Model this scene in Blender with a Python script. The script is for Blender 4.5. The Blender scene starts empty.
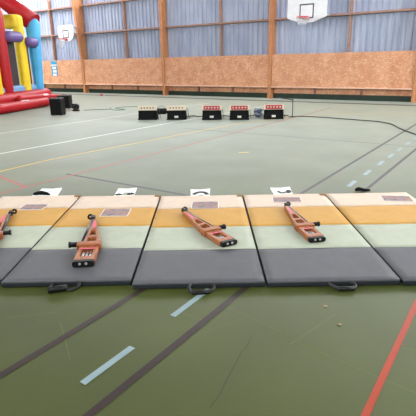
import bpy, bmesh, math, random
from mathutils import Vector, Matrix
random.seed(7)
PI = math.pi
sc = bpy.context.scene
C = sc.collection

# ------------------------------------------------------------------ frames
# World: X along the far wall, Y away from the room (far wall plane Y=0, room at Y<0), Z up.
WA = -0.596
W0 = Vector((-7.227, 27.779, 0))
U = Vector((math.cos(WA), math.sin(WA), 0)); N = Vector((-math.sin(WA), math.cos(WA), 0))
def F(x, y, z=0.0):                       # mat-row frame -> world
    q = Vector((x, y, 0)) - W0
    return Vector((q.dot(U), q.dot(N), z))
ROW = 0.596                               # the row of mats is turned by this against the wall

# ------------------------------------------------------------------ materials
def lin(c):
    return tuple(((v/255)/12.92 if v/255 <= .04045 else ((v/255+.055)/1.055)**2.4) for v in c)+(1.,)
def new_mat(name):
    m = bpy.data.materials.new(name); m.use_nodes = True
    nt = m.node_tree
    return m, nt, nt.nodes['Principled BSDF']
def mix_noise(nt, col1, col2, scale=(1,1,1), nscale=5, detail=4, lo=.35, hi=.65, kind='noise', coord='Object'):
    tc = nt.nodes.new('ShaderNodeTexCoord'); mp = nt.nodes.new('ShaderNodeMapping')
    mp.inputs['Scale'].default_value = scale
    nt.links.new(tc.outputs[coord], mp.inputs[0])
    if kind == 'noise':
        t = nt.nodes.new('ShaderNodeTexNoise'); t.inputs['Scale'].default_value = nscale; t.inputs['Detail'].default_value = detail
        out = t.outputs['Fac']
    else:
        t = nt.nodes.new('ShaderNodeTexVoronoi'); t.inputs['Scale'].default_value = nscale
        s = nt.nodes.new('ShaderNodeSeparateColor'); nt.links.new(t.outputs['Color'], s.inputs[0]); out = s.outputs[0]
    nt.links.new(mp.outputs[0], t.inputs['Vector'])
    r = nt.nodes.new('ShaderNodeValToRGB')
    r.color_ramp.elements[0].position = lo; r.color_ramp.elements[0].color = col1
    r.color_ramp.elements[1].position = hi; r.color_ramp.elements[1].color = col2
    nt.links.new(out, r.inputs[0])
    return r.outputs[0], out
def bump(nt, b, src, strength=.1, dist=.01):
    n = nt.nodes.new('ShaderNodeBump'); n.inputs['Strength'].default_value = strength; n.inputs['Distance'].default_value = dist
    nt.links.new(src, n.inputs['Height']); nt.links.new(n.outputs[0], b.inputs['Normal'])
def mat(name, c, rough=.6, c2=None, scale=(1,1,1), nscale=6, metal=0, spec=.5, lo=.35, hi=.65, kind='noise', bmp=0, detail=4):
    m, nt, b = new_mat(name)
    b.inputs['Roughness'].default_value = rough; b.inputs['Metallic'].default_value = metal
    b.inputs['Specular IOR Level'].default_value = spec
    c = lin(c)
    if c2 is None: c2 = tuple(v*.88 for v in c[:3])+(1.,)
    else: c2 = lin(c2)
    o, raw = mix_noise(nt, c2, c, scale, nscale, detail, lo, hi, kind)
    nt.links.new(o, b.inputs['Base Color'])
    if bmp: bump(nt, b, raw, bmp)
    return m
M = {}
def osb(name, base, dark, light):
    m, nt, b = new_mat(name)
    b.inputs['Roughness'].default_value = .6
    o1, _ = mix_noise(nt, lin(dark), lin(base), (1,1,1), 2.2, 6, .3, .6)
    o2, raw = mix_noise(nt, (0,0,0,1), (1,1,1,1), (10,10,26), 1.4, 2, .70, .90, 'voronoi')
    o3, _ = mix_noise(nt, (0,0,0,1), (1,1,1,1), (20,20,9), 1.1, 2, .75, .97, 'voronoi')
    mx = nt.nodes.new('ShaderNodeMix'); mx.data_type = 'RGBA'; mx.inputs[7].default_value = lin(light)
    f1 = nt.nodes.new('ShaderNodeMath'); f1.operation = 'MULTIPLY'; f1.inputs[1].default_value = .60; nt.links.new(o2, f1.inputs[0])
    nt.links.new(f1.outputs[0], mx.inputs[0]); nt.links.new(o1, mx.inputs[6])
    my = nt.nodes.new('ShaderNodeMix'); my.data_type = 'RGBA'; my.inputs[7].default_value = lin(dark)
    f2 = nt.nodes.new('ShaderNodeMath'); f2.operation = 'MULTIPLY'; f2.inputs[1].default_value = .6; nt.links.new(o3, f2.inputs[0])
    nt.links.new(f2.outputs[0], my.inputs[0]); nt.links.new(mx.outputs[2], my.inputs[6])
    nt.links.new(my.outputs[2], b.inputs['Base Color'])
    return m
M['osb'] = osb('strand_board', (220,160,122), (200,134,96), (240,204,170))
M['glulam'] = mat('glulam', (206,144,98), .55, (180,114,70), (3,3,.6), 9, lo=.3, hi=.7)
M['stud'] = mat('stud', (166,124,108), .65, (140,100,86), (6,6,1), 6)
M['girt'] = mat('girt', (178,140,122), .65, (150,112,96), (1,6,6), 6)
M['rail'] = mat('rail', (240,204,182), .55, (228,186,160), (1,8,8), 5)
M['cladding'] = mat('cladding', (178,187,208), .5, (154,164,190), (1.2,1,.25), 2.5, spec=.5)
M['plinth'] = mat('plinth', (26,52,34), .6, (20,42,28), nscale=4)
M['white_wall'] = mat('painted_wall', (196,196,192), .7, nscale=1)
M['ceiling'] = mat('ceiling_panel', (200,202,204), .75, nscale=1)
# floor: olive sports paint with wear
m, nt, b = new_mat('sports_floor'); M['floor'] = m
o1, r1 = mix_noise(nt, lin((55,62,15)), lin((67,75,22)), (1,1,1), .7, 6, .3, .7)
o2, r2 = mix_noise(nt, (0,0,0,1), (1,1,1,1), (1.2,14,1), 1.6, 8, .66, .80)
mx = nt.nodes.new('ShaderNodeMix'); mx.data_type = 'RGBA'; mx.inputs[7].default_value = lin((84,88,46))
fm = nt.nodes.new('ShaderNodeMath'); fm.operation = 'MULTIPLY'; fm.inputs[1].default_value = .45
nt.links.new(o2, fm.inputs[0]); nt.links.new(fm.outputs[0], mx.inputs[0]); nt.links.new(o1, mx.inputs[6])
nt.links.new(mx.outputs[2], b.inputs['Base Color'])
o4, r4 = mix_noise(nt, (.48,)*3+(1,), (.56,)*3+(1,), (1,1,1), 1.3, 5, .3, .7)
nt.links.new(o4, b.inputs['Roughness']); b.inputs['Sheen Weight'].default_value = .85; b.inputs['Sheen Roughness'].default_value = .22; b.inputs['Sheen Tint'].default_value = (.90,1,.94,1); b.inputs['Specular IOR Level'].default_value = .45
def paint(name, c): return mat(name, c, .5, nscale=7, spec=.3, lo=.25, hi=.6)
M['l_dark'] = paint('dark_line_paint', (46,34,33)); M['l_blue'] = paint('pale_blue_line_paint', (126,146,150))
M['l_red'] = paint('red_line_paint', (158,56,30)); M['l_rose'] = paint('worn_red_line_paint', (150,78,64)); M['l_white'] = paint('white_line_paint', (214,218,208))
M['l_yellow'] = paint('yellow_line_paint', (204,164,52)); M['l_grey'] = paint('grey_line_paint', (44,46,46)); M['l_scuff'] = paint('scuff', (88,96,50))
M['l_crack'] = paint('crack', (46,44,30))
def vinyl(name, c, rough=.6): return mat(name, c, rough, nscale=9, spec=.2, lo=.2, hi=.6, bmp=.04)
M['m_beige'] = vinyl('beige_vinyl', (206,186,168)); M['m_yellow'] = vinyl('yellow_vinyl', (188,142,66)); M['m_green'] = vinyl('pale_green_vinyl', (166,172,154))
M['m_grey'] = vinyl('grey_vinyl', (88,88,92)); M['m_side'] = vinyl('dark_vinyl', (34,39,43)); M['m_tab'] = mat('brown_velcro', (128,98,60), .8)
M['strap'] = mat('black_webbing', (22,22,24), .6, nscale=40)
M['wood'] = mat('stock_wood', (170,102,58), .5, (116,62,30), (14,2,14), 5, lo=.3, hi=.7)
M['wood_dark'] = mat('oiled_wood', (164,94,46), .5, (116,60,28), (4,14,14), 5, lo=.3, hi=.7)
M['black'] = mat('black_plastic', (12,12,13), .5, spec=.25); M['black_matte'] = mat('black_matte', (14,14,15), .8, spec=.15)
M['steel'] = mat('bright_steel', (206,206,206), .3, metal=.8); M['gun'] = mat('gunmetal', (58,60,66), .35, metal=.6)
M['pink'] = mat('pink_sticker', (206,70,100), .5)
M['paper'] = mat('white_paper', (236,236,232), .6, (226,226,222)); M['ink'] = mat('black_ink', (26,26,28), .6)
M['cream'] = mat('cream_metal', (218,204,180), .5); M['t_red'] = mat('red_target_metal', (170,30,44), .5); M['t_white'] = mat('white_disc', (206,180,178), .5)
M['dark_dot'] = mat('dark_disc', (70,56,50), .5); M['label'] = mat('pale_label', (206,206,196), .5)
def pvc(name, c): return mat(name, c, .45, nscale=3, spec=.3)
M['i_red'] = pvc('red_pvc', (178,24,34)); M['i_yellow'] = pvc('yellow_pvc', (240,208,44)); M['i_blue'] = pvc('blue_pvc', (84,182,238)); M['i_purple'] = pvc('purple_pvc', (112,92,152))
M['i_sky'] = pvc('light_blue_pvc', (124,170,214)); M['i_mesh'] = mat('dark_netting', (62,54,58), .8, (48,42,46), (1,1,1), 60)
M['i_patch'] = pvc('pale_patch', (240,206,206))
M['board'] = mat('backboard_white', (244,244,248), .45, (236,236,242)); M['rim'] = mat('hoop_red', (206,66,72), .4); M['b_line'] = mat('backboard_black_line', (44,44,56), .5)
M['net'] = mat('net_white', (226,228,232), .7); M['bracket'] = mat('white_bracket', (220,222,226), .45)
M['cable_k'] = mat('black_cable', (26,30,34), .5); M['cable_g'] = mat('green_cable', (52,118,84), .5); M['cable_w'] = mat('pale_cable', (196,200,198), .5)
M['cable_b'] = mat('blue_grey_cable', (92,106,138), .5)
M['s_blue'] = mat('poster_blue', (52,160,204), .5, (44,150,196))
M['tan'] = mat('dry_leaf', (176,150,112), .8)
# laminated picture: blurred brown and grey landscape print
m, nt, b = new_mat('picture_print'); M['print'] = m
b.inputs['Roughness'].default_value = .6; b.inputs['Specular IOR Level'].default_value = .15
o1, r1 = mix_noise(nt, lin((84,78,100)), lin((172,148,140)), (5,14,1), 2.2, 3, .3, .7)
o2, r2 = mix_noise(nt, (0,0,0,1), (1,1,1,1), (7,12,1), 1.7, 2, .52, .68)
mx = nt.nodes.new('ShaderNodeMix'); mx.data_type = 'RGBA'; mx.inputs[7].default_value = lin((172,110,66))
nt.links.new(o2, mx.inputs[0]); nt.links.new(o1, mx.inputs[6]); nt.links.new(mx.outputs[2], b.inputs['Base Color'])
def glow(name, c, s):
    m, nt, b = new_mat(name)
    b.inputs['Base Color'].default_value = (.8,.8,.8,1)
    b.inputs['Emission Color'].default_value = c; b.inputs['Emission Strength'].default_value = s
    return m
M['back_panel_glow'] = glow('added_back_glow', (.93,.97,1,1), 10.5)  # glow of the unseen band added along the top of the far wall
M['hall_panel_glow'] = glow('added_hall_glow', (.97,.98,1,1), 9.0)  # glow shared by all other unseen light panels added to the hall

# ------------------------------------------------------------------ mesh helpers
def B(): return bmesh.new()
def bx(bm, x0, x1, y0, y1, z0, z1, mi=0, bev=0, seg=2):
    r = bmesh.ops.create_cube(bm, size=1)
    vs = r['verts']
    for v in vs: v.co = Vector((x0+(v.co.x+.5)*(x1-x0), y0+(v.co.y+.5)*(y1-y0), z0+(v.co.z+.5)*(z1-z0)))
    fs = set(f for v in vs for f in v.link_faces)
    for f in fs: f.material_index = mi
    if bev:
        es = list(set(e for v in vs for e in v.link_edges))
        rr = bmesh.ops.bevel(bm, geom=es, offset=bev, segments=seg, profile=.5, affect='EDGES')
        for f in rr['faces']: f.material_index = mi
def prism(bm, pts, axis, a, b_, mi=0):
    """extrude polygon pts (2D) along axis ('x','y','z') from a to b_"""
    def P(p, t):
        return Vector((t, p[0], p[1])) if axis == 'x' else Vector((p[0], t, p[1])) if axis == 'y' else Vector((p[0], p[1], t))
    A = [bm.verts.new(P(p, a)) for p in pts]; Bv = [bm.verts.new(P(p, b_)) for p in pts]
    n = len(pts); fs = [bm.faces.new(A), bm.faces.new(Bv[::-1])]
    for i in range(n): fs.append(bm.faces.new((A[i], Bv[i], Bv[(i+1)%n], A[(i+1)%n])))
    for f in fs: f.material_index = mi
    bmesh.ops.recalc_face_normals(bm, faces=fs)
    return fs
def quad(bm, pts, mi=0):
    f = bm.faces.new([bm.verts.new(Vector(p)) for p in pts]); f.material_index = mi; return f
def tube(bm, pts, r, seg=10, mi=0, cap='flat', smooth_n=0):
    """tube through pts, r scalar or list; cap 'flat' or 'round'"""
    pts = [Vector(p) for p in pts]
    if smooth_n:
        q = []
        for i in range(len(pts)-1):
            p0 = pts[max(i-1,0)]; p1 = pts[i]; p2 = pts[i+1]; p3 = pts[min(i+2,len(pts)-1)]
            for k in range(smooth_n):
                t = k/smooth_n
                q.append(.5*((2*p1)+(p2-p0)*t+(2*p0-5*p1+4*p2-p3)*t*t+(3*p1-p0-3*p2+p3)*t**3))
        q.append(pts[-1]); pts = q
    n = len(pts)
    rs = list(r) if isinstance(r, (list, tuple)) else [r]*n
    if len(rs) != n:
        m0 = len(rs); rs = [rs[min(int(i*(m0-1)/(n-1)), m0-2)]*(1-((i*(m0-1)/(n-1))-min(int(i*(m0-1)/(n-1)), m0-2)))+rs[min(int(i*(m0-1)/(n-1)), m0-2)+1]*((i*(m0-1)/(n-1))-min(int(i*(m0-1)/(n-1)), m0-2)) for i in range(n)]
    if cap == 'round':
        d0 = (pts[0]-pts[1]).normalized(); d1 = (pts[-1]-pts[-2]).normalized()
        K = 5
        a = [(pts[0]+d0*rs[0]*math.sin(PI/2*k/K)*.95, rs[0]*max(math.cos(PI/2*k/K), .03)) for k in range(K, 0, -1)]
        b_ = [(pts[-1]+d1*rs[-1]*math.sin(PI/2*k/K)*.95, rs[-1]*max(math.cos(PI/2*k/K), .03)) for k in range(1, K+1)]
        pts = [p for p, _ in a]+pts+[p for p, _ in b_]; rs = [q for _, q in a]+rs+[q for _, q in b_]; n = len(pts)
    rings = []; up = None
    for i, p in enumerate(pts):
        t = (pts[min(i+1,n-1)]-pts[max(i-1,0)]).normalized()
        if up is None:
            up = Vector((0,0,1)) if abs(t.z) < .9 else Vector((1,0,0))
        s = t.cross(up)
        if s.length < 1e-4: s = t.cross(Vector((0,1,0)))
        s.normalize(); up = s.cross(t).normalized()
        rings.append([bm.verts.new(p+(s*math.cos(2*PI*k/seg)+up*math.sin(2*PI*k/seg))*rs[i]) for k in range(seg)])
    fs = []
    for i in range(n-1):
        for k in range(seg):
            f = bm.faces.new((rings[i][k], rings[i][(k+1)%seg], rings[i+1][(k+1)%seg], rings[i+1][k])); f.smooth = True; fs.append(f)
    fs.append(bm.faces.new(rings[0][::-1])); fs.append(bm.faces.new(rings[-1]))
    for f in fs: f.material_index = mi
    bmesh.ops.recalc_face_normals(bm, faces=fs)
def ring(bm, c, R_, r, ax='z', seg=24, s2=8, mi=0):
    c = Vector(c); e1, e2, e3 = dict(z=((1,0,0),(0,1,0),(0,0,1)), y=((1,0,0),(0,0,1),(0,1,0)), x=((0,1,0),(0,0,1),(1,0,0)))[ax]
    e1, e2, e3 = Vector(e1), Vector(e2), Vector(e3)
    V = [[bm.verts.new(c+(e1*math.cos(a)+e2*math.sin(a))*(R_+r*math.cos(b_))+e3*r*math.sin(b_)) for b_ in [2*PI*j/s2 for j in range(s2)]] for a in [2*PI*i/seg for i in range(seg)]]
    fs = []
    for i in range(seg):
        for j in range(s2):
            f = bm.faces.new((V[i][j], V[(i+1)%seg][j], V[(i+1)%seg][(j+1)%s2], V[i][(j+1)%s2])); f.smooth = True; f.material_index = mi; fs.append(f)
    bmesh.ops.recalc_face_normals(bm, faces=fs)
def obj(name, bm, mats, parent=None, loc=(0,0,0), rz=0):
    me = bpy.data.meshes.new(name); bm.to_mesh(me); bm.free()
    for m_ in (mats if isinstance(mats, (list, tuple)) else [mats]): me.materials.append(M[m_])
    o = bpy.data.objects.new(name, me); C.objects.link(o)
    o.parent = parent; o.location = loc; o.rotation_euler = (0,0,rz)
    return o
def shape2d(name, outline, holes, z0, z1, bev, mname, parent=None):
    """flat profile with openings, extruded with rounded edges -> mesh object"""
    cu = bpy.data.curves.new('tmp', 'CURVE'); cu.dimensions = '2D'; cu.fill_mode = 'BOTH'
    cu.extrude = (z1-z0)/2-bev; cu.bevel_depth = bev; cu.bevel_resolution = 2; cu.offset = -bev
    for pts in [outline]+holes:
        s = cu.splines.new('POLY'); s.points.add(len(pts)-1); s.use_cyclic_u = True
        for i, p in enumerate(pts): s.points[i].co = (p[0], p[1], 0, 1)
    t = bpy.data.objects.new('tmp', cu); C.objects.link(t)
    dg = bpy.context.evaluated_depsgraph_get(); dg.update()
    me = bpy.data.meshes.new_from_object(t.evaluated_get(dg))
    bpy.data.objects.remove(t); bpy.data.curves.remove(cu)
    for v in me.vertices: v.co.z += (z0+z1)/2
    me.name = name; me.materials.clear(); me.materials.append(M[mname])
    o = bpy.data.objects.new(name, me); C.objects.link(o); o.parent = parent
    return o
def roundpoly(pts, r, k=4):
    out = []; n = len(pts)
    for i in range(n):
        p0, p, p1 = Vector(pts[i-1]), Vector(pts[i]), Vector(pts[(i+1)%n])
        a = (p0-p); b_ = (p1-p); rr = min(r, a.length*.45, b_.length*.45)
        A_ = p+a.normalized()*rr; B_ = p+b_.normalized()*rr
        for j in range(k+1):
            t = j/k; out.append(tuple((1-t)**2*A_+2*t*(1-t)*p+t*t*B_))
    return out
def thing(name, label, cat, loc=(0,0,0), rz=0, group=None):
    o = bpy.data.objects.new(name, None); C.objects.link(o); o.empty_display_size = .1
    o.location = loc; o.rotation_euler = (0,0,rz)
    return tag(o, label, cat, group)
def tag(o, label, cat, group=None):
    o['label'] = label; o['category'] = cat
    if group: o['group'] = group
    return o
def struct(name, bm, mats, **k):
    o = obj(name, bm, mats, **k); o['kind'] = 'structure'; return o
def copy_tree(o, loc, rz, label):
    c = o.copy(); C.objects.link(c); c.location = loc; c.rotation_euler = (0,0,rz); c['label'] = label
    def kids(src, dst):
        for ch in [q for q in bpy.data.objects if q.parent == src]:
            d = ch.copy(); C.objects.link(d); d.parent = dst; kids(ch, d)
    kids(o, c)
    return c

# ------------------------------------------------------------------ the hall
XL, XR, YB, YC, H = -9.5, 31.0, -25.0, .40, 8.0
fl = B()
bx(fl, XL, XR, YB, YC+.1, -.2, 0)
LM = ['floor','l_dark','l_blue','l_red','l_rose','l_white','l_yellow','l_grey','l_scuff','l_crack']
def line(pts, w, mi, z):
    pts = [Vector((p[0], p[1], 0)) for p in pts]; n = len(pts); L = []
    for i, p in enumerate(pts):
        t = (pts[min(i+1,n-1)]-pts[max(i-1,0)]).normalized(); s = Vector((-t.y, t.x, 0))*w/2
        L.append((p-s, p+s))
    for i in range(n-1):
        f = quad(fl, [(L[i][0].x,L[i][0].y,z),(L[i+1][0].x,L[i+1][0].y,z),(L[i+1][1].x,L[i+1][1].y,z),(L[i][1].x,L[i][1].y,z)], mi)
        if f.normal.z < 0: f.normal_flip()
line([(19.545,-24),(19.52,-5.5)], .05, 1, .0020)
line([(20.16,-24),(20.18,-6.0)], .05, 1, .0020)
# dashed pale blue centre line
y = -8.6
line([(19.965,-17.62),(19.965,-17.24)], .045, 2, .0022); line([(19.955,-16.84),(19.95,-16.40)], .045, 2, .0022)
for a, b_ in ((13.05,12.72),(12.31,11.98),(11.54,11.20),(10.88,10.52),(10.18,9.86),(9.44,9.10),(8.7,8.36)):
    line([(19.93,-a),(19.92,-b_)], .06, 2, .0022)
for a in (14.3, 15.2, 18.5, 19.4, 20.3): line([(19.955,-a),(19.955,-a+.38)], .045, 2, .0022)
line([(21.27,-24),(21.27,-15.0)], .036, 3, .0024)
line([(16.15,-19),(16.16,-3.0)], .05, 4, .0016)
line([(15.0,-15.05),(16.15,-15.28)], .06, 4, .0014)
line([(13.4,-20),(13.62,-7.5),(13.7,-3)], .06, 5, .0012)
line([(10.95,-20),(11.0,-3)], .05, 5, .0012)
arc = [(15.35,-17.5),(15.05,-16),(14.93,-14.94),(14.86,-13.9),(14.95,-12.78),(15.08,-11.43),(15.2,-9.76),(15.45,-7.9),(16.1,-6.0),(17.2,-4.6),(19.1,-3.87),(21.5,-3.6)]
line(arc, .05, 6, .0018)
line([(17.46,-11.70),(17.62,-11.60)], .07, 6, .0018)
line([(16.0,-14.47),(24,-14.5)], .055, 7, .0010)
line([(14.6,-9.55),(26,-9.68)], .03, 7, .0010)
line([(-5,-1.12),(28,-1.12)], .32, 7, .0010)
# scratches and a crack in the paint
crk = [F(*p) for p in ((.335,2.40),(.30,2.30),(.262,2.24),(.215,2.12),(.185,2.05),(.15,1.96),(.125,1.89),(.075,1.80))]
line(crk, .004, 9, .0010)
for p, q, w in (((.45,2.45),(1.25,1.75),.005),((.2,2.75),(.75,2.2),.004),((-.9,2.6),(-.72,2.2),.004),((.9,2.62),(.55,2.30),.006),((-.2,2.3),(.3,2.6),.003),((1.2,2.25),(1.5,2.1),.005),((-1.3,2.65),(-.95,2.72),.004)):
    line([F(*p), F(*q)], w, 8, .0011)
struct('floor', fl, LM)

# corrugated sheet wall
cl = B()
prof = []; u = XL; per = .25
while u < XR:
    prof += [(u, YC-.02), (u+.13, YC-.02), (u+.155, YC+.02), (u+.225, YC+.02)]; u += per
for i in range(len(prof)-1):
    (a, ya), (b_, yb) = prof[i], prof[i+1]
    quad(cl, [(a,ya,0),(b_,yb,0),(b_,yb,5.35),(a,ya,5.35)])
struct('wall_back', cl, 'cladding')
w = B(); bx(w, XL, XR, YC+.03, YC+.08, 5.35, 7.6); struct('light_panel_1', w, 'back_panel_glow')  # glowing band added above the cladding, out of view, for backlight
w = B(); bx(w, XL, XR, YC-.1, YC+.1, 7.6, H); struct('trim_1', w, 'white_wall')
w = B(); bx(w, XL-.2, XL, YB, YC+.1, 0, H); struct('wall_left', w, 'white_wall')
w = B(); bx(w, XR, XR+.2, YB, YC+.1, 0, H); struct('wall_right', w, 'white_wall')
w = B(); bx(w, XL, XR, YB-.2, YB, 0, H); struct('wall_front', w, 'white_wall')
w = B(); bx(w, XL-.2, XR+.2, YB-.2, YC+.1, H, H+.2); struct('ceiling', w, 'ceiling')
n = 2
for y0, y1 in ((-6.5,-1.5),):
    for x0, x1 in ((-9, -5), (-4, 0), (25.5, 30.5)):
        w = B(); bx(w, x0, x1, y0, y1, H-.04, H); struct('light_panel_%d' % n, w, 'hall_panel_glow'); n += 1  # unseen glowing ceiling panels, added to light the hall
for y0, y1 in ((-6.5,-1.0),(-13,-7.5)):
    w = B(); bx(w, XR-.04, XR, y0, y1, 2.6, 7.2); struct('light_panel_%d' % n, w, 'hall_panel_glow'); n += 1  # glowing panels added on the right wall, out of view
for x0, x1 in ((-6,4),(6,16),(18,28)):
    w = B(); bx(w, x0, x1, YB, YB+.04, 4.4, 7.2); struct('light_panel_%d' % n, w, 'hall_panel_glow'); n += 1  # glowing panels added high behind the camera to brighten the far wall
tn = 2
def trim(bm, m_):
    global tn
    o = struct('trim_%d' % tn, bm, m_); tn += 1; return o
S = 6.056
pil = [k*S+.10 for k in range(-1, 6)]
for i, x in enumerate(pil):
    w = B(); prism(w, [(x-.08,YC-.03),(x-.08,-.02),(x+.08,-.02),(x+.08,YC-.03)], 'z', 0, 7.6)
    if i == 1: prism(w, [(-.02,1.9),(-.02,7.6),(-.5,7.6)], 'x', x-.079, x+.079)
    bx(w, x-.085, x+.085, .063, YC-.03, 1.87, 1.95, bev=.006)
    trim(w, 'glulam')
for i in range(len(pil)-1):
    a, b_ = pil[i]+.09, pil[i+1]-.09
    mid = (a+b_)/2
    # board panels of the bay (butted sheets), rail, recessed base board, plinth, posts
    w = B(); k = 3
    for j in range(k):
        x0 = a+(b_-a)*j/k; x1 = a+(b_-a)*(j+1)/k
        bx(w, x0+.002, x1-.002, .04, .062, .52, 1.875, bev=.003)
    trim(w, 'osb')
    w = B(); bx(w, a, b_, -.02, .30, .475, .518, bev=.006); trim(w, 'rail')
    w = B(); bx(w, a, b_, .30, .322, .22, .50); trim(w, 'osb')
    w = B(); bx(w, a, b_, .26, .322, 0, .22, bev=.004); trim(w, 'plinth')
    w = B()
    for j in (1, 2): 
        x0 = a+(b_-a)*j/3; bx(w, x0-.04, x0+.04, .20, .30, .22, .485, bev=.004)
    trim(w, 'stud')
    w = B()
    for z in (3.27, 4.72): bx(w, a, b_, .16, YC-.03, z, z+.075, bev=.006)
    bx(w, mid+.30, mid+.375, .18, YC-.03, 1.88, 7.6, bev=.006); trim(w, 'girt')

# ------------------------------------------------------------------ backboards
poly2 = roundpoly([(-.63,-.42),(.0,-.50),(.30,-.50),(.63,-.28),(.63,.36),(-.63,.36)], .16)
def hoop(name, label, loc, out, poly, sq, rim_c, ring_r, arms, line_z=.0):
    t = thing(name, label, 'basketball hoop', loc, 0, 'basketball hoops on the sheet wall')
    w = B(); prism(w, poly, 'y', -.02, .02); obj('backboard', w, 'board', t)
    x0, x1, z0, z1 = sq; q = .045; w = B()
    for r_ in ((x0,x1,z0,z0+q),(x0,x1,z1-q,z1),(x0,x0+q,z0+q,z1-q),(x1-q,x1,z0+q,z1-q)): bx(w, r_[0], r_[1], -.026, -.019, r_[2], r_[3])
    obj('target_square', w, 'b_line', t)['label'] = 'black painted square'
    w = B(); cx, cz = rim_c; cy = -.02-.15-ring_r
    ring(w, (cx, cy, cz), ring_r, .017, 'z'); 
    bx(w, cx-.10, cx+.10, -.04, -.02, cz-.10, cz+.03); 
    for s in (-1, 1): tube(w, [(cx+s*.08, -.03, cz-.08),(cx+s*.12, cy+ring_r*.75, cz-.01)], .012)
    bx(w, cx-.06, cx+.06, -.17, -.03, cz-.012, cz+.012)
    rim = obj('rim', w, 'rim', t)
    w = B(); K = 12; lv = 5 if ring_r*1 and poly is poly2 else 3
    def P(k, l): 
        a = 2*PI*(k+.5*l)/K; r_ = ring_r*(1-.10*l-.01*l*l) ; return (cx+r_*math.cos(a), cy+r_*math.sin(a), cz-.09*l-.01)
    for l in range(lv):
        for k in range(K):
            tube(w, [P(k,l), P(k,l+1)], .006, 5); tube(w, [P(k,l), P(k-1,l+1)], .006, 5)
    obj('net', w, 'net', t)
    for a_, b_ in arms:
        w = B(); tube(w, [a_, b_], .03, 8); obj('bracket_arm', w, 'bracket', t)
    return t
# right: large fan-shaped board hung from the girt
poly = roundpoly([(-.80,-.22),(-.36,-.42),(.36,-.42),(.80,-.22),(.80,.66),(-.80,.66)], .04)
poly = roundpoly([(-.80,-.22),(-.24,-.40),(.24,-.40),(.80,-.22),(.80,.55),(.55,.72),(-.55,.72),(-.80,.55)], .05)
hoop('basketball_hoop', 'large white fan-shaped backboard with red rim, hung in the bay of the sheet wall', (14.25, -1.0, 3.40), 1.2, poly, (-.29,.29,-.25,.27), (0,-.22), .225,
     [((-.5,.02,-.1),(-.5,1.18,-.09)),((.5,.02,-.1),(.5,1.18,-.09)),((-.5,.02,.55),(-.5,1.18,1.35)),((.5,.02,.55),(.5,1.18,1.35))])
hoop('basketball_hoop', 'small white rounded backboard with white net on the pillar beside the inflatable', (-.12, -.75, 3.36), .8, poly2, (-.25,.25,-.32,.10), (0,-.37), .225,
     [((.45,.02,.26),(.22,.62,.26)),((.45,.02,-.02),(.22,.64,-.02)),((-.35,.02,.26),(.2,.62,.26)),((-.35,.02,-.02),(.2,.64,-.02))])

# wall poster
t = thing('wall_poster', 'blue and white poster pinned on the wooden wall beside the inflatable', 'poster', (-2.48, .035, 1.40))
w = B(); bx(w, -.27, .27, -.006, .003, -.44, .44, bev=.002); obj('sheet', w, 's_blue', t)
w = B(); bx(w, -.27, .27, -.009, -.005, .17, .24)
for z, dx in ((.04,.0),(-.16,.03),(-.36,.0)): bx(w, -.17+dx, .17+dx, -.009, -.005, z-.07, z+.07)
obj('printed_panel', w, 'paper', t)['label'] = 'white printed boxes'

# ------------------------------------------------------------------ inflatable
DS = Vector((-.3754, .9269, 0)); DE = Vector((-.9269, -.3754, 0))
inf = thing('inflatable_castle', 'red, yellow and blue inflatable play castle at the left of the hall', 'inflatable', (6.51,-9.55,0), math.atan2(.9269,-.3754))
# local x = along the visible side (away from the camera), local y = inwards
def ipart(name, bm, m_, lab=None):
    o = obj(name, bm, m_, inf)
    if lab: o['label'] = lab
    return o
w = B(); tube(w, [(-2.2,.62,.36),(0,.62,.36),(3.9,.62,.38),(4.0,1.2,.38),(4.0,4.2,.38)], .28, 20, cap='round', smooth_n=6)
bx(w, -2.2, 3.9, .6, 4.2, .02, .55, bev=.1); ipart('base', w, 'i_red', 'red inflated base rim')
w = B(); bx(w, -2.2, 3.8, .66, 4.1, .4, .86, bev=.13, seg=4); ipart('bounce_floor', w, 'i_sky', 'light blue bouncy floor')
def col(s, e, z0, z1, r, m_, lab, lean=0):
    w = B(); tube(w, [(s-lean,e,z0),(s-lean*.5,e,(z0+z1)/2),(s,e,z1)], r, 18, cap='round'); return ipart('column', w, m_, lab)
col(.93, .8, .55, 3.3, .33, 'i_yellow', 'yellow column at the near side')
col(1.64, .75, .6, 3.50, .25, 'i_red', 'tall red column')
w = B(); tube(w, [(1.64,.8,3.5),(1.64,2.4,3.95),(1.64,3.9,3.5)], .26, 18, cap='round'); ipart('roof_beam', w, 'i_red', 'red roof beam at the near arch')
w = B(); bx(w, 2.70, 3.18, .60, .92, .5, 3.52, bev=.14, seg=4); ipart('column', w, 'i_yellow', 'yellow square column')
w = B(); bx(w, 2.60, 3.18, .65, 3.9, 3.0, 3.52, bev=.14, seg=4); ipart('roof_beam', w, 'i_yellow', 'yellow cross beam')
w = B(); tube(w, [(3.76,.68,.5),(3.86,.68,3.22)], [.19,.29], 20, cap='round'); ipart('column', w, 'i_blue', 'blue corner column')
w = B(); tube(w, [(3.84,.60,3.28),(3.88,2.3,4.50),(3.80,3.9,3.30)], .37, 20); ipart('roof_beam', w, 'i_red', 'red gable beam')
w = B(); bx(w, 3.36, 3.92, 3.6, 4.15, .5, 3.40, bev=.13, seg=4); ipart('column', w, 'i_blue', 'blue column at the far side')
for a, b_, z in ((1.85,2.56,2.66),(3.2,3.58,2.50)):
    w = B(); tube(w, [(a,.55,z),(b_,.55,z)], .2, 18, cap='round'); ipart('cross_tube', w, 'i_purple', 'purple padded tube')
for a, b_ in ((1.7,2.6),(3.1,3.5),(1.0,1.6)):
    w = B(); bx(w, a, b_, .80, .83, .8, 2.6); ipart('side_net', w, 'i_mesh', 'dark netting panel')
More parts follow.
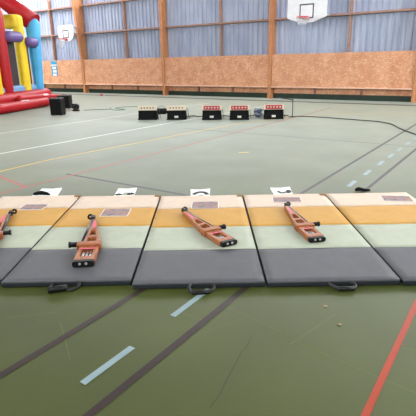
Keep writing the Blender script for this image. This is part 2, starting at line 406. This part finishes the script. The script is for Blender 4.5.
w = B(); tube(w, [(-2.4,-.2,.19),(-.5,-.2,.2),(1.2,-.2,.19),(2.72,-.2,.19)], [.18,.19,.18,.18], 18, cap='round', smooth_n=4); tub = ipart('side_tube', w, 'i_red', 'red bolster on the floor')
w = B(); tube(w, [(1.5,.16,.40),(3.0,.14,.36),(4.6,.1,.24)], [.13,.13,.11], 16, cap='round', smooth_n=4); ipart('side_tube', w, 'i_red', 'thin red bolster')
def patch(s0, s1, e, zc, r, a0, a1):
    w = B(); K = 6
    for k in range(K):
        A0 = a0+(a1-a0)*k/K; A1 = a0+(a1-a0)*(k+1)/K
        quad(w, [(s0,e-r*math.cos(A0),zc+r*math.sin(A0)),(s1,e-r*math.cos(A0),zc+r*math.sin(A0)),(s1,e-r*math.cos(A1),zc+r*math.sin(A1)),(s0,e-r*math.cos(A1),zc+r*math.sin(A1))])
    return w
ipart('patch', patch(.95, 1.45, -.2, .19, .193, 1.0, 1.5), 'i_patch', 'pale pink patch on the bolster')
ipart('patch', patch(3.0, 3.35, .135, .352, .136, .5, 1.3), 'i_patch', 'pale pink patch on the thin bolster')

# ------------------------------------------------------------------ black boxes by the inflatable
def case(name, loc, rz, sx, sy, sz, label):
    t = thing(name, label, 'box', loc, rz, 'black boxes beside the inflatable')
    w = B(); bx(w, -sx/2, sx/2, -sy/2, sy/2, .015, sz, bev=.03, seg=3); obj('body', w, 'black', t)
    w = B(); bx(w, -sx/2+.03, sx/2-.03, -sy/2-.008, -sy/2+.004, .04, sz-.04, bev=.006); obj('grille', w, 'black_matte', t)
    for i in (-1, 1):
        for j in (-1, 1):
            w = B(); bx(w, i*(sx/2-.05)-.02, i*(sx/2-.05)+.02, j*(sy/2-.05)-.02, j*(sy/2-.05)+.02, 0, .02); obj('foot', w, 'black_matte', t)
    w = B(); tube(w, [(-.08,0,sz-.004),(-.06,0,sz+.03),(.06,0,sz+.03),(.08,0,sz-.004)], .01, 8, smooth_n=3); obj('handle', w, 'black_matte', t)
    return t
case('black_box', (8.80,-8.86,0), .50, .40, .36, .56, 'squat black box nearest the camera at the end of the red bolster')
case('black_box', (7.05,-7.12,0), .60, .46, .42, .50, 'black box behind the nearer black box, against the red base')
t = thing('air_blower', 'small black machine on the floor right of the two black boxes', 'blower', (8.28,-7.66,0), .5)
w = B(); tube(w, [(0,-.08,.15),(0,.08,.15)], .11, 20); obj('housing', w, 'black', t)
w = B(); ring(w, (0,-.082,.15), .07, .012, 'y'); obj('intake_ring', w, 'gun', t)
w = B(); bx(w, -.11, .11, -.09, .09, 0, .045, bev=.01); obj('base', w, 'black_matte', t)
w = B(); bx(w, -.12, .0, -.05, .05, .19, .26, bev=.01); obj('outlet', w, 'black', t)

# ------------------------------------------------------------------ targets
def target(loc, rz, red, label, lab=True):
    t = thing('target_box', label, 'target', loc, rz, 'laser targets in a row on the floor')
    w = B(); prism(w, [(-.13,.02),(.17,.02),(.17,.27),(-.05,.27)], 'x', -.255, .255); 
    prism(w, [(-.285,0),(.285,0),(.285,.022),(-.285,.022)], 'y', -.17, .19)
    prism(w, [(-.282,.02),(-.24,.02),(-.24,.27),(-.266,.27)], 'y', -.10, .16); prism(w, [(.24,.02),(.282,.02),(.266,.27),(.24,.27)], 'y', -.10, .16)
    obj('base_box', w, 'black_matte', t)
    w = B(); bx(w, -.285, .285, -.09, -.055, .27, .405, bev=.006)
    pl = obj('target_plate', w, 'cream', t)
    if red:
        w = B(); bx(w, -.235, .235, -.1, -.085, .285, .40, bev=.004); obj('face', w, 't_red', pl)['label'] = 'red face'
    for k in range(5):
        w = B(); x = (k-2)*.088; tube(w, [(x,-.085,.345),(x,-.106 if red else -.096,.345)], .026 if red else .020, 14)
        obj('disc', w, 't_white' if red else 'dark_dot', t)['label'] = 'white target disc' if red else 'dark target disc'
    if lab:
        w = B(); prism(w, [(-.134,.06),(-.128,.06),(-.108,.115),(-.114,.115)], 'x', -.055, .055); obj('label_plate', w, 'label', t)['label'] = 'small pale label'
    w = B(); tube(w, [(.2,.14,.2),(.24,.2,.3),(.3,.22,.25),(.33,.2,.05),(.36,.22,.01)], .007, 6, smooth_n=4); obj('lead', w, 'cable_k', t)
    return t
TP = [(12.44,-8.46),(13.24,-8.09),(14.19,-7.64),(14.92,-7.30),(15.73,-6.72)]
TL = ['black target box with cream face, leftmost of the row and without a label','black target box with cream face and a small label, second of the row','black target box with red face beside the cream faced ones, middle of the row','black target box with red face, fourth of the row from the inflatable','black target box with red face, last of the row beside the coiled cables']
for i, p in enumerate(TP): target((p[0],p[1],0), .52, i >= 2, TL[i], i > 0)
# power unit and cable clutter
t = thing('power_unit', 'black cylindrical unit on the floor just right of the first target box', 'power unit', (11.85,-7.12,0), .5)
w = B(); tube(w, [(-.14,0,.1),(.16,0,.1)], .085, 16, cap='round'); obj('body', w, 'black', t)
w = B(); bx(w, -.12, .14, -.09, .09, 0, .03, bev=.005); obj('cradle', w, 'black_matte', t)
w = B(); tube(w, [(-.1,0,.17),(-.08,0,.24),(.06,0,.25),(.1,0,.17)], .008, 6, smooth_n=4); obj('cable', w, 'cable_b', t)
w = B()
for k in range(9):
    R_ = .08+.008*(k % 4); zc = .02+.028*k
    pts = [(R_*1.3*math.cos(a)+.02*math.sin(k*2.1), R_*math.sin(a)+.03*math.cos(k*1.7), zc+.02*math.sin(2*a+k)) for a in [2*PI*j/14 for j in range(15)]]
    tube(w, pts, .011, 6)
tag(obj('cable_coil', w, 'cable_b', None, (15.2,-6.66,0.0)), 'blue grey coil of cable piled beside the last red target', 'cable')
def floor_cable(name, pts, r, m_, label):
    w = B(); tube(w, [(p[0],p[1],r+.001+(p[2] if len(p) > 2 else 0)) for p in pts], r, 6, smooth_n=5)
    return tag(obj(name, w, m_), label, 'cable')
P2 = []
for i in range(26):
    f_ = i/25; x = 12.72+3.15*f_; y_ = -7.58+1.66*f_+.08*math.sin(i*1.9)+.05*math.sin(i*3.7); P2.append((x,y_))
floor_cable('power_cable', P2, .014, 'cable_k', 'black cable wriggling along behind the row of targets')
floor_cable('power_cable', [(16.05,-6.25),(16.3,-5.95),(16.9,-5.93),(17.47,-6.01),(18.1,-6.12),(18.57,-6.23),(19.0,-6.6),(19.36,-7.32),(19.86,-8.11),(20.6,-9.1),(21.5,-10)], .012, 'cable_k', 'long black cable running from the targets across the floor to the right')
floor_cable('power_cable', [(8.4,-7.4),(9.0,-6.7),(8.6,-6.3),(9.4,-6.9),(9.73,-6.64),(9.0,-6.4),(8.9,-5.9),(9.5,-5.5),(10.3,-5.7),(11.0,-6.4),(11.5,-7.0)], .010, 'cable_g', 'thin green cable looping over the floor left of the targets')
t = thing('floor_stand', 'thin black upright with a bent arm behind the last red target', 'stand', (16.05,-6.1,0))
w = B(); tube(w, [(0,0,.01),(0,0,.46),(-.04,.02,.50),(-.6,.3,.52)], .014, 8, smooth_n=3); obj('arm', w, 'cable_k', t)
w = B(); bx(w, -.08, .08, -.08, .08, 0, .015, bev=.004); obj('base', w, 'black_matte', t)
# tiny red and white thing by the wall
t = thing('floor_marker', 'tiny red and white object lying on the floor near the far wall', 'marker', (2.98,-1.35,0))
w = B(); tube(w, [(-.12,0,.04),(.05,0,.04)], .04, 10, cap='round'); obj('body', w, 't_red', t)
w = B(); tube(w, [(.09,-.02,.03),(.2,-.04,.03)], .03, 10, cap='round'); obj('tip', w, 't_white', t)

# ------------------------------------------------------------------ mats
TH = .05
fronts = [3.14, 3.085, 3.02, 3.012, 3.0]
lens = [.62, .575, .60, .51]
mx_ = [-2.0, -1.0, 0.0, 1.0, 2.0]
MATN = ['first gym mat from the left, cut by the picture edge', 'gym mat with the rifle that points straight at the targets', 'middle gym mat of the row, with the rifle lying most aslant', 'gym mat with a rifle, fourth from the left, its black grip at front right', 'empty gym mat at the right end with only a picture card on it']
MATN = ['leftmost beige, yellow, green and grey striped gym mat, cut by the frame', 'striped gym mat right of the leftmost one, rifle pointing straight ahead on it', 'striped gym mat in the middle of the row under the most slanted rifle', 'striped gym mat between the middle mat and the mat without a rifle', 'striped gym mat at the right end of the row, no rifle on it']
handles = {0: None, 1: .05, 2: .02, 3: .23, 4: None}
def strap_handle(t, x, kind):
    # webbing loop from the front edge with a padded grip, lying on the floor
    yf = -.012
    if kind == 1:
        loop = [(x-.12,yf+.01,.028),(x-.13,yf-.035,.02),(x-.12,yf-.075,.018)]; loop2 = [(x-.03,yf-.05,.022),(x+.03,yf-.06,.012),(x+.075,yf-.03,.02),(x+.085,yf+.0,.035),(x+.06,yf+.012,.038)]
        g = [(x-.125,yf-.085,.024),(x+.005,yf-.045,.026)]
    elif kind == 2:
        loop = [(x-.07,yf+.012,.03),(x-.085,yf-.02,.03),(x-.07,yf-.06,.016),(x-.03,yf-.075,.014)]; loop2 = [(x+.04,yf-.07,.014),(x+.085,yf-.05,.018),(x+.1,yf-.01,.028),(x+.08,yf+.012,.034)]
        g = [(x-.06,yf-.075,.014),(x+.06,yf-.068,.014)]
    else:
        loop = [(x-.09,yf+.012,.03),(x-.07,yf-.02,.026),(x-.02,yf-.05,.014)]; loop2 = [(x+.07,yf-.058,.016),(x+.1,yf-.035,.02),(x+.1,yf-.0,.03),(x+.06,yf+.012,.034)]
        g = [(x-.03,yf-.055,.016),(x+.085,yf-.055,.018)]
    w = B(); tube(w, loop, .013, 8, smooth_n=4); tube(w, loop2, .012, 8, smooth_n=4)
    h = obj('carry_strap', w, 'strap', t)
    w = B(); tube(w, g, .023 if kind == 1 else .018, 12); obj('grip', w, 'black', h)
mats_o = []
for i, x in enumerate(mx_):
    fy = fronts[i]
    t = thing('gym_mat', MATN[i], 'gym mat', F(x, fy), ROW, 'striped gym mats in a row')
    mats_o.append(t)
    W = .493
    w = B(); bx(w, -W, W, 0, sum(lens), .0, TH-.006, bev=.012, seg=3); obj('side_cover', w, 'm_side', t)['label'] = 'dark edge of the mat'
    y0 = .003
    for nm, L_ in zip(('m_grey','m_green','m_yellow','m_beige'), lens):
        y1 = y0+L_-(.003 if nm == 'm_grey' else 0)-(.003 if nm == 'm_beige' else 0)
        # gently puffed panel
        w = B(); K = 10; KX = 14; V = []
        for a in range(K+1):
            row = []
            for c in range(KX+1):
                u_ = c/KX*2-1; v_ = a/K*2-1
                z = TH-.001+.0035*(1-u_**6)*(1-v_**8)+.0008*math.sin(7*u_+i*3+a*.9)
                wob = .006*math.sin(3.1*u_+i*1.7)*(1 if nm in ('m_green','m_yellow') else 0)
                yy = y0+(y1-y0)*a/K
                row.append(w.verts.new((u_*(W-.004), yy, z)))
            V.append(row)
        for a in range(K):
            for c in range(KX):
                f = w.faces.new((V[a][c],V[a][c+1],V[a+1][c+1],V[a+1][c])); f.smooth = True
        # skirt down to the cover
        per_ = V[0]+[r_[-1] for r_ in V[1:]]+V[-1][-2::-1]+[r_[0] for r_ in V[-2:0:-1]]
        low = [w.verts.new((v.co.x, v.co.y, TH-.012)) for v in per_]
        for k in range(len(per_)):
            q = (k+1) % len(per_); w.faces.new((per_[k], low[k], low[q], per_[q]))
        bmesh.ops.recalc_face_normals(w, faces=w.faces[:])
        cn = dict(m_grey='grey', m_green='pale green', m_yellow='yellow', m_beige='beige')[nm]
        obj('panel', w, nm, t)['label'] = cn+' stripe of the mat'
        y0 = y1
    if i < 4:
        w = B(); bx(w, W-.065, W+.012, sum(lens)-.085, sum(lens)-.02, TH+.001, TH+.010, bev=.003); bx(w, W-.008, W+.008, sum(lens)-.15, sum(lens)-.03, TH-.02, TH+.003, bev=.002)
        obj('corner_tab', w, 'm_tab', t)['label'] = 'brown hook and loop tab'
    k = {1:1, 2:2, 3:3}.get(i)
    if k: strap_handle(t, {1:.02, 2:.015, 3:.045}[i], k)

# ------------------------------------------------------------------ picture cards, number sheets
def card(x, y, rz, sx, sy, label, border=True):
    t = thing('picture_card', label, 'picture', F(x, y, TH+.005), ROW+rz, 'picture cards on the mats')
    w = B(); bx(w, -sx/2, sx/2, -sy/2, sy/2, 0, .0025); obj('card', w, 'paper', t)
    q = .006
    w = B(); bx(w, -sx/2+q, sx/2-q, -sy/2+q, sy/2-q, .0024, .003); obj('print', w, 'print', t)['label'] = 'faded colour photograph'
card(-1.92, 4.955, -.06, .28, .21, 'picture card on the leftmost mat')
card(-.93, 4.70, .0, .30, .26, 'picture card on the yellow stripe in front of the straight rifle')
card(.045, 4.915, -.02, .305, .26, 'picture card on the middle mat beside the rifle muzzle')
card(1.0, 5.06, -.05, .33, .2, 'picture card half off the white sheet above the fourth mat rifle')
card(2.27, 5.03, -.16, .33, .22, 'picture card on the empty right mat')
def sheet(x, y, rz, w0, w1, d, marks, label):
    t = thing('number_sheet', label, 'sheet', F(x, y), ROW+rz, 'white sheets on the floor behind the mats')
    w = B(); K = 6; pts = []
    for a in range(K+1):
        f_ = a/K; W_ = w0+(w1-w0)*f_; z = .004+.012*f_*f_
        pts.append([w.verts.new((-W_/2, d*f_, z+.006*(a == K))), w.verts.new((0, d*f_, z)), w.verts.new((W_/2, d*f_, z+.012*(a == K)))])
    for a in range(K):
        for c in range(2): w.faces.new((pts[a][c],pts[a][c+1],pts[a+1][c+1],pts[a+1][c]))
    r_ = bmesh.ops.extrude_face_region(w, geom=w.faces[:])
    for v in r_['geom']:
        if isinstance(v, bmesh.types.BMVert): v.co.z -= .003
    bmesh.ops.recalc_face_normals(w, faces=w.faces[:])
    obj('paper', w, 'paper', t)
    w = B()
    for m_ in marks: tube(w, [(p[0],p[1],.010+.012*(p[1]/d)**2) for p in m_[0]], m_[1], 6, smooth_n=4)
    for v in w.verts:
        zc = .008+.012*(v.co.y/d)**2; v.co.z = zc+(v.co.z-zc)*.25
    obj('black_mark', w, 'ink', t)['label'] = 'black printed mark'
    return t
sheet(-2.02, 5.54, 0, .34, .27, .36, [([(-.02,.20),(.04,.22)],.006)], 'white sheet on the floor behind the leftmost mat')
sheet(-.99, 5.47, 0, .26, .25, .36, [([(-.10,.09),(-.08,.12),(-.05,.10)],.03),([(.05,.10),(.08,.15),(.10,.11)],.03),([(-.02,.16),(.05,.17)],.012),([(-.06,.09),(.0,.10),(.06,.09)],.008)], 'white sheet behind the second mat with black blots along its front')
sheet(-.02, 5.42, 0, .23, .26, .30, [([(-.08,.10),(-.05,.16),(.0,.19),(.06,.17),(.09,.09)],.028),([(-.02,.04),(.03,.06)],.012)], 'white sheet behind the middle mat with a black curved figure')
sheet(1.03, 5.42, .02, .24, .26, .31, [([(-.05,.16),(-.02,.10),(.03,.11),(.07,.15)],.02),([(.06,.10),(.09,.14),(.085,.20)],.028)], 'white sheet behind the fourth mat with a black squiggle')
# black pouches
def pouch(pts, r, label, loc, lz=0):
    w = B(); tube(w, pts, r, 10, cap='round', smooth_n=3)
    for v in w.verts: v.co.z = max(v.co.z, .002)
    o = obj('black_pouch', w, 'black_matte', None, loc, ROW); o.location.z = lz; tag(o, label, 'pouch', 'black pouches behind the mats')
pouch([(-.08,0,.02),(.0,.01,.03),(.07,.0,.02),(.11,-.01,.012)], [.02,.028,.022,.012], 'flat black pouch on the white sheet behind the leftmost mat', F(-2.05,5.56), .022)
pouch([(-.05,0,.02),(-.02,.0,.03),(.05,0,.018),(.12,0,.012)], [.02,.024,.016,.010], 'black pouch on the floor behind the empty right mat', F(2.02,5.56))

# ------------------------------------------------------------------ rifles
def rifle(loc, rz, s, k, label):
    """local y = towards the muzzle, local x*s = top of the rifle; lies on its side"""
    t = thing('target_rifle', label, 'rifle', loc, rz, 'wooden target rifles on the mats')
    def X(p): return [(q[0]*s*k, q[1]*k) for q in p]
    def fix(p): return X(p) if s > 0 else X(p)[::-1]
    out = roundpoly([(-.078,.03),(.078,.03),(.074,.27),(.066,.30),(.066,.40),(.062,.47),(.060,.96),(.026,.965),(.020,.90),(-.020,.66),(-.058,.47),(-.066,.40),(-.074,.30),(-.074,.27)], .012)
    holes = [roundpoly([(-.045,.10),(.045,.10),(.047,.255),(-.043,.255)], .02), roundpoly([(-.040,.40),(.042,.40),(.042,.50),(-.026,.50)], .02), roundpoly([(-.022,.54),(.040,.54),(.040,.67),(.006,.67)], .015)]
    st = shape2d('stock', fix(out), [fix(h) for h in holes], 0, .052, .007, 'wood', t)
    def bm_s(w):
        for v in w.verts: v.co.x *= s*k; v.co.y *= k; v.co.z *= k
        if s < 0: bmesh.ops.reverse_faces(w, faces=w.faces[:])
        return w
    w = B(); bx(w, -.088, .098, .29, .365, .004, .067, bev=.010, seg=3); obj('grip_block', bm_s(w), 'wood_dark', t)['label'] = 'darker wooden cross block'
    w = B(); bx(w, -.040, .040, .125, .22, .003, .012); 
    obj('opening_plate', bm_s(w), 'black_matte', t)  # thin black plate lying in the butt opening
    w = B(); prism(w, roundpoly([(-.080,.004),(.080,.004),(.080,.050),(-.080,.050)], .022, 6), 'y', -.004, .034); obj('butt_plate', bm_s(w), 'black', t)
    for x in (-.022, .024):
        w = B(); tube(w, [(x,.0,.031),(x,-.009,.031)], .010, 12); obj('screw', bm_s(w), 'steel', t)
    for x in (-.027, 0, .027):
        w = B(); tube(w, [(x,.09,.028),(x,.205,.028)], .0085, 10); obj('spacer_rod', bm_s(w), 'steel', t)
    w = B(); tube(w, [(.074,.39,.036),(.074,1.04,.036)], .013, 14); obj('barrel', bm_s(w), 'gun', t)
    w = B(); bx(w, .056, .094, .98, 1.06, .012, .058, bev=.006); bx(w, .066, .082, .88, .99, .028, .044)
    fs = obj('front_sight', bm_s(w), 'black', t)
    w = B(); ring(w, (.105,1.07,.036), .019, .009, 'y', 20, 8); ring(w, (.105,1.055,.036), .019, .009, 'y', 20, 8); obj('sight_ring', bm_s(w), 'black', fs)
    w = B(); tube(w, [(.075,.345,.046),(.10,.345,.046),(.101,.345,.046),(.15,.345,.046),(.151,.345,.046),(.166,.345,.046)], [.012,.012,.02,.02,.025,.025], 16); obj('rear_sight', bm_s(w), 'black', t)
    w = B(); prism(w, [(.004,.70),(.030,.70),(.050,.88),(.036,.90),(.026,.88)], 'z', .0515, .0535); obj('sticker', bm_s(w), 'pink', t)['label'] = 'pink sticker on the fore end'
    w = B(); prism(w, [(-.066,.225),(.066,.225),(.066,.243),(-.066,.243)], 'z', .0515, .0530)
    obj('stripe', bm_s(w), 'pink', t)['label'] = 'pink band across the butt'
    return t
ZM = TH+.0045
rifle(F(-.925, 3.31, ZM), ROW+.09, -1, 1.09, 'wooden rifle pointing straight ahead, rear sight on its left side')
rifle(F(.262, 3.69, ZM), ROW+.515, 1, 1.0, 'wooden rifle on the middle mat, lying most aslant')
rifle(F(1.045, 3.74, ZM), ROW+.175, 1, .98, 'wooden rifle on the mat left of the empty one, muzzle at a picture card')
rifle(F(-1.86, 3.64, ZM), ROW+.26, 1, 1.0, 'wooden rifle on the leftmost mat, cut by the frame')

# ------------------------------------------------------------------ litter on the floor
for (x, y, r_, lab) in ((.90,2.50,.016,'pale dry leaf scrap lying alone on the green floor'),(.87,2.73,.018,'brown crumpled leaf scrap on the floor below the mat grip')):
    w = B(); K = 9
    c_ = w.verts.new((0,0,.008)); rv = [w.verts.new((math.cos(a)*r_*random.uniform(.6,1.2), math.sin(a)*r_*.55*random.uniform(.7,1.2), .002+random.random()*.006)) for a in [2*PI*j/K for j in range(K)]]
    for j in range(K): w.faces.new((c_, rv[j], rv[(j+1)%K]))
    g = bmesh.ops.extrude_face_region(w, geom=w.faces[:])
    for v in g['geom']:
        if isinstance(v, bmesh.types.BMVert): v.co.z += .0015
    bmesh.ops.recalc_face_normals(w, faces=w.faces[:])
    tag(obj('leaf_scrap', w, 'tan', None, F(x,y,0), random.random()), lab, 'litter', 'scraps on the floor')

# ------------------------------------------------------------------ light and camera
wd = bpy.data.worlds.new('World'); sc.world = wd; wd.use_nodes = True
wd.node_tree.nodes['Background'].inputs[0].default_value = (.8,.88,1,1); wd.node_tree.nodes['Background'].inputs[1].default_value = .6
YAW, PITCH, ROLL, FP = -.002, .311, .019, 453.07
f = Vector((math.sin(YAW)*math.cos(PITCH), math.cos(YAW)*math.cos(PITCH), -math.sin(PITCH)))
r = Vector((math.cos(YAW), -math.sin(YAW), 0)); d = f.cross(r)
c_, s_ = math.cos(ROLL), math.sin(ROLL)
r2 = c_*r+s_*d; d2 = c_*d-s_*r
def rot(v): return Vector((v.dot(U), v.dot(N), v.z))
Rm = Matrix((rot(r2), -rot(d2), -rot(f))).transposed().to_4x4()
cam = bpy.data.cameras.new('camera'); co = bpy.data.objects.new('camera', cam); C.objects.link(co)
co.matrix_world = Matrix.Translation(F(.087, 0, 1.598)) @ Rm
cam.sensor_width = 36; cam.lens = FP/416*36; cam.clip_start = .05; cam.clip_end = 200
sc.camera = co
sc.view_settings.view_transform = 'Standard'; sc.view_settings.look = 'None'
sc.view_settings.gamma = 1; sc.view_settings.use_curve_mapping = False
sc.view_settings.exposure = .22
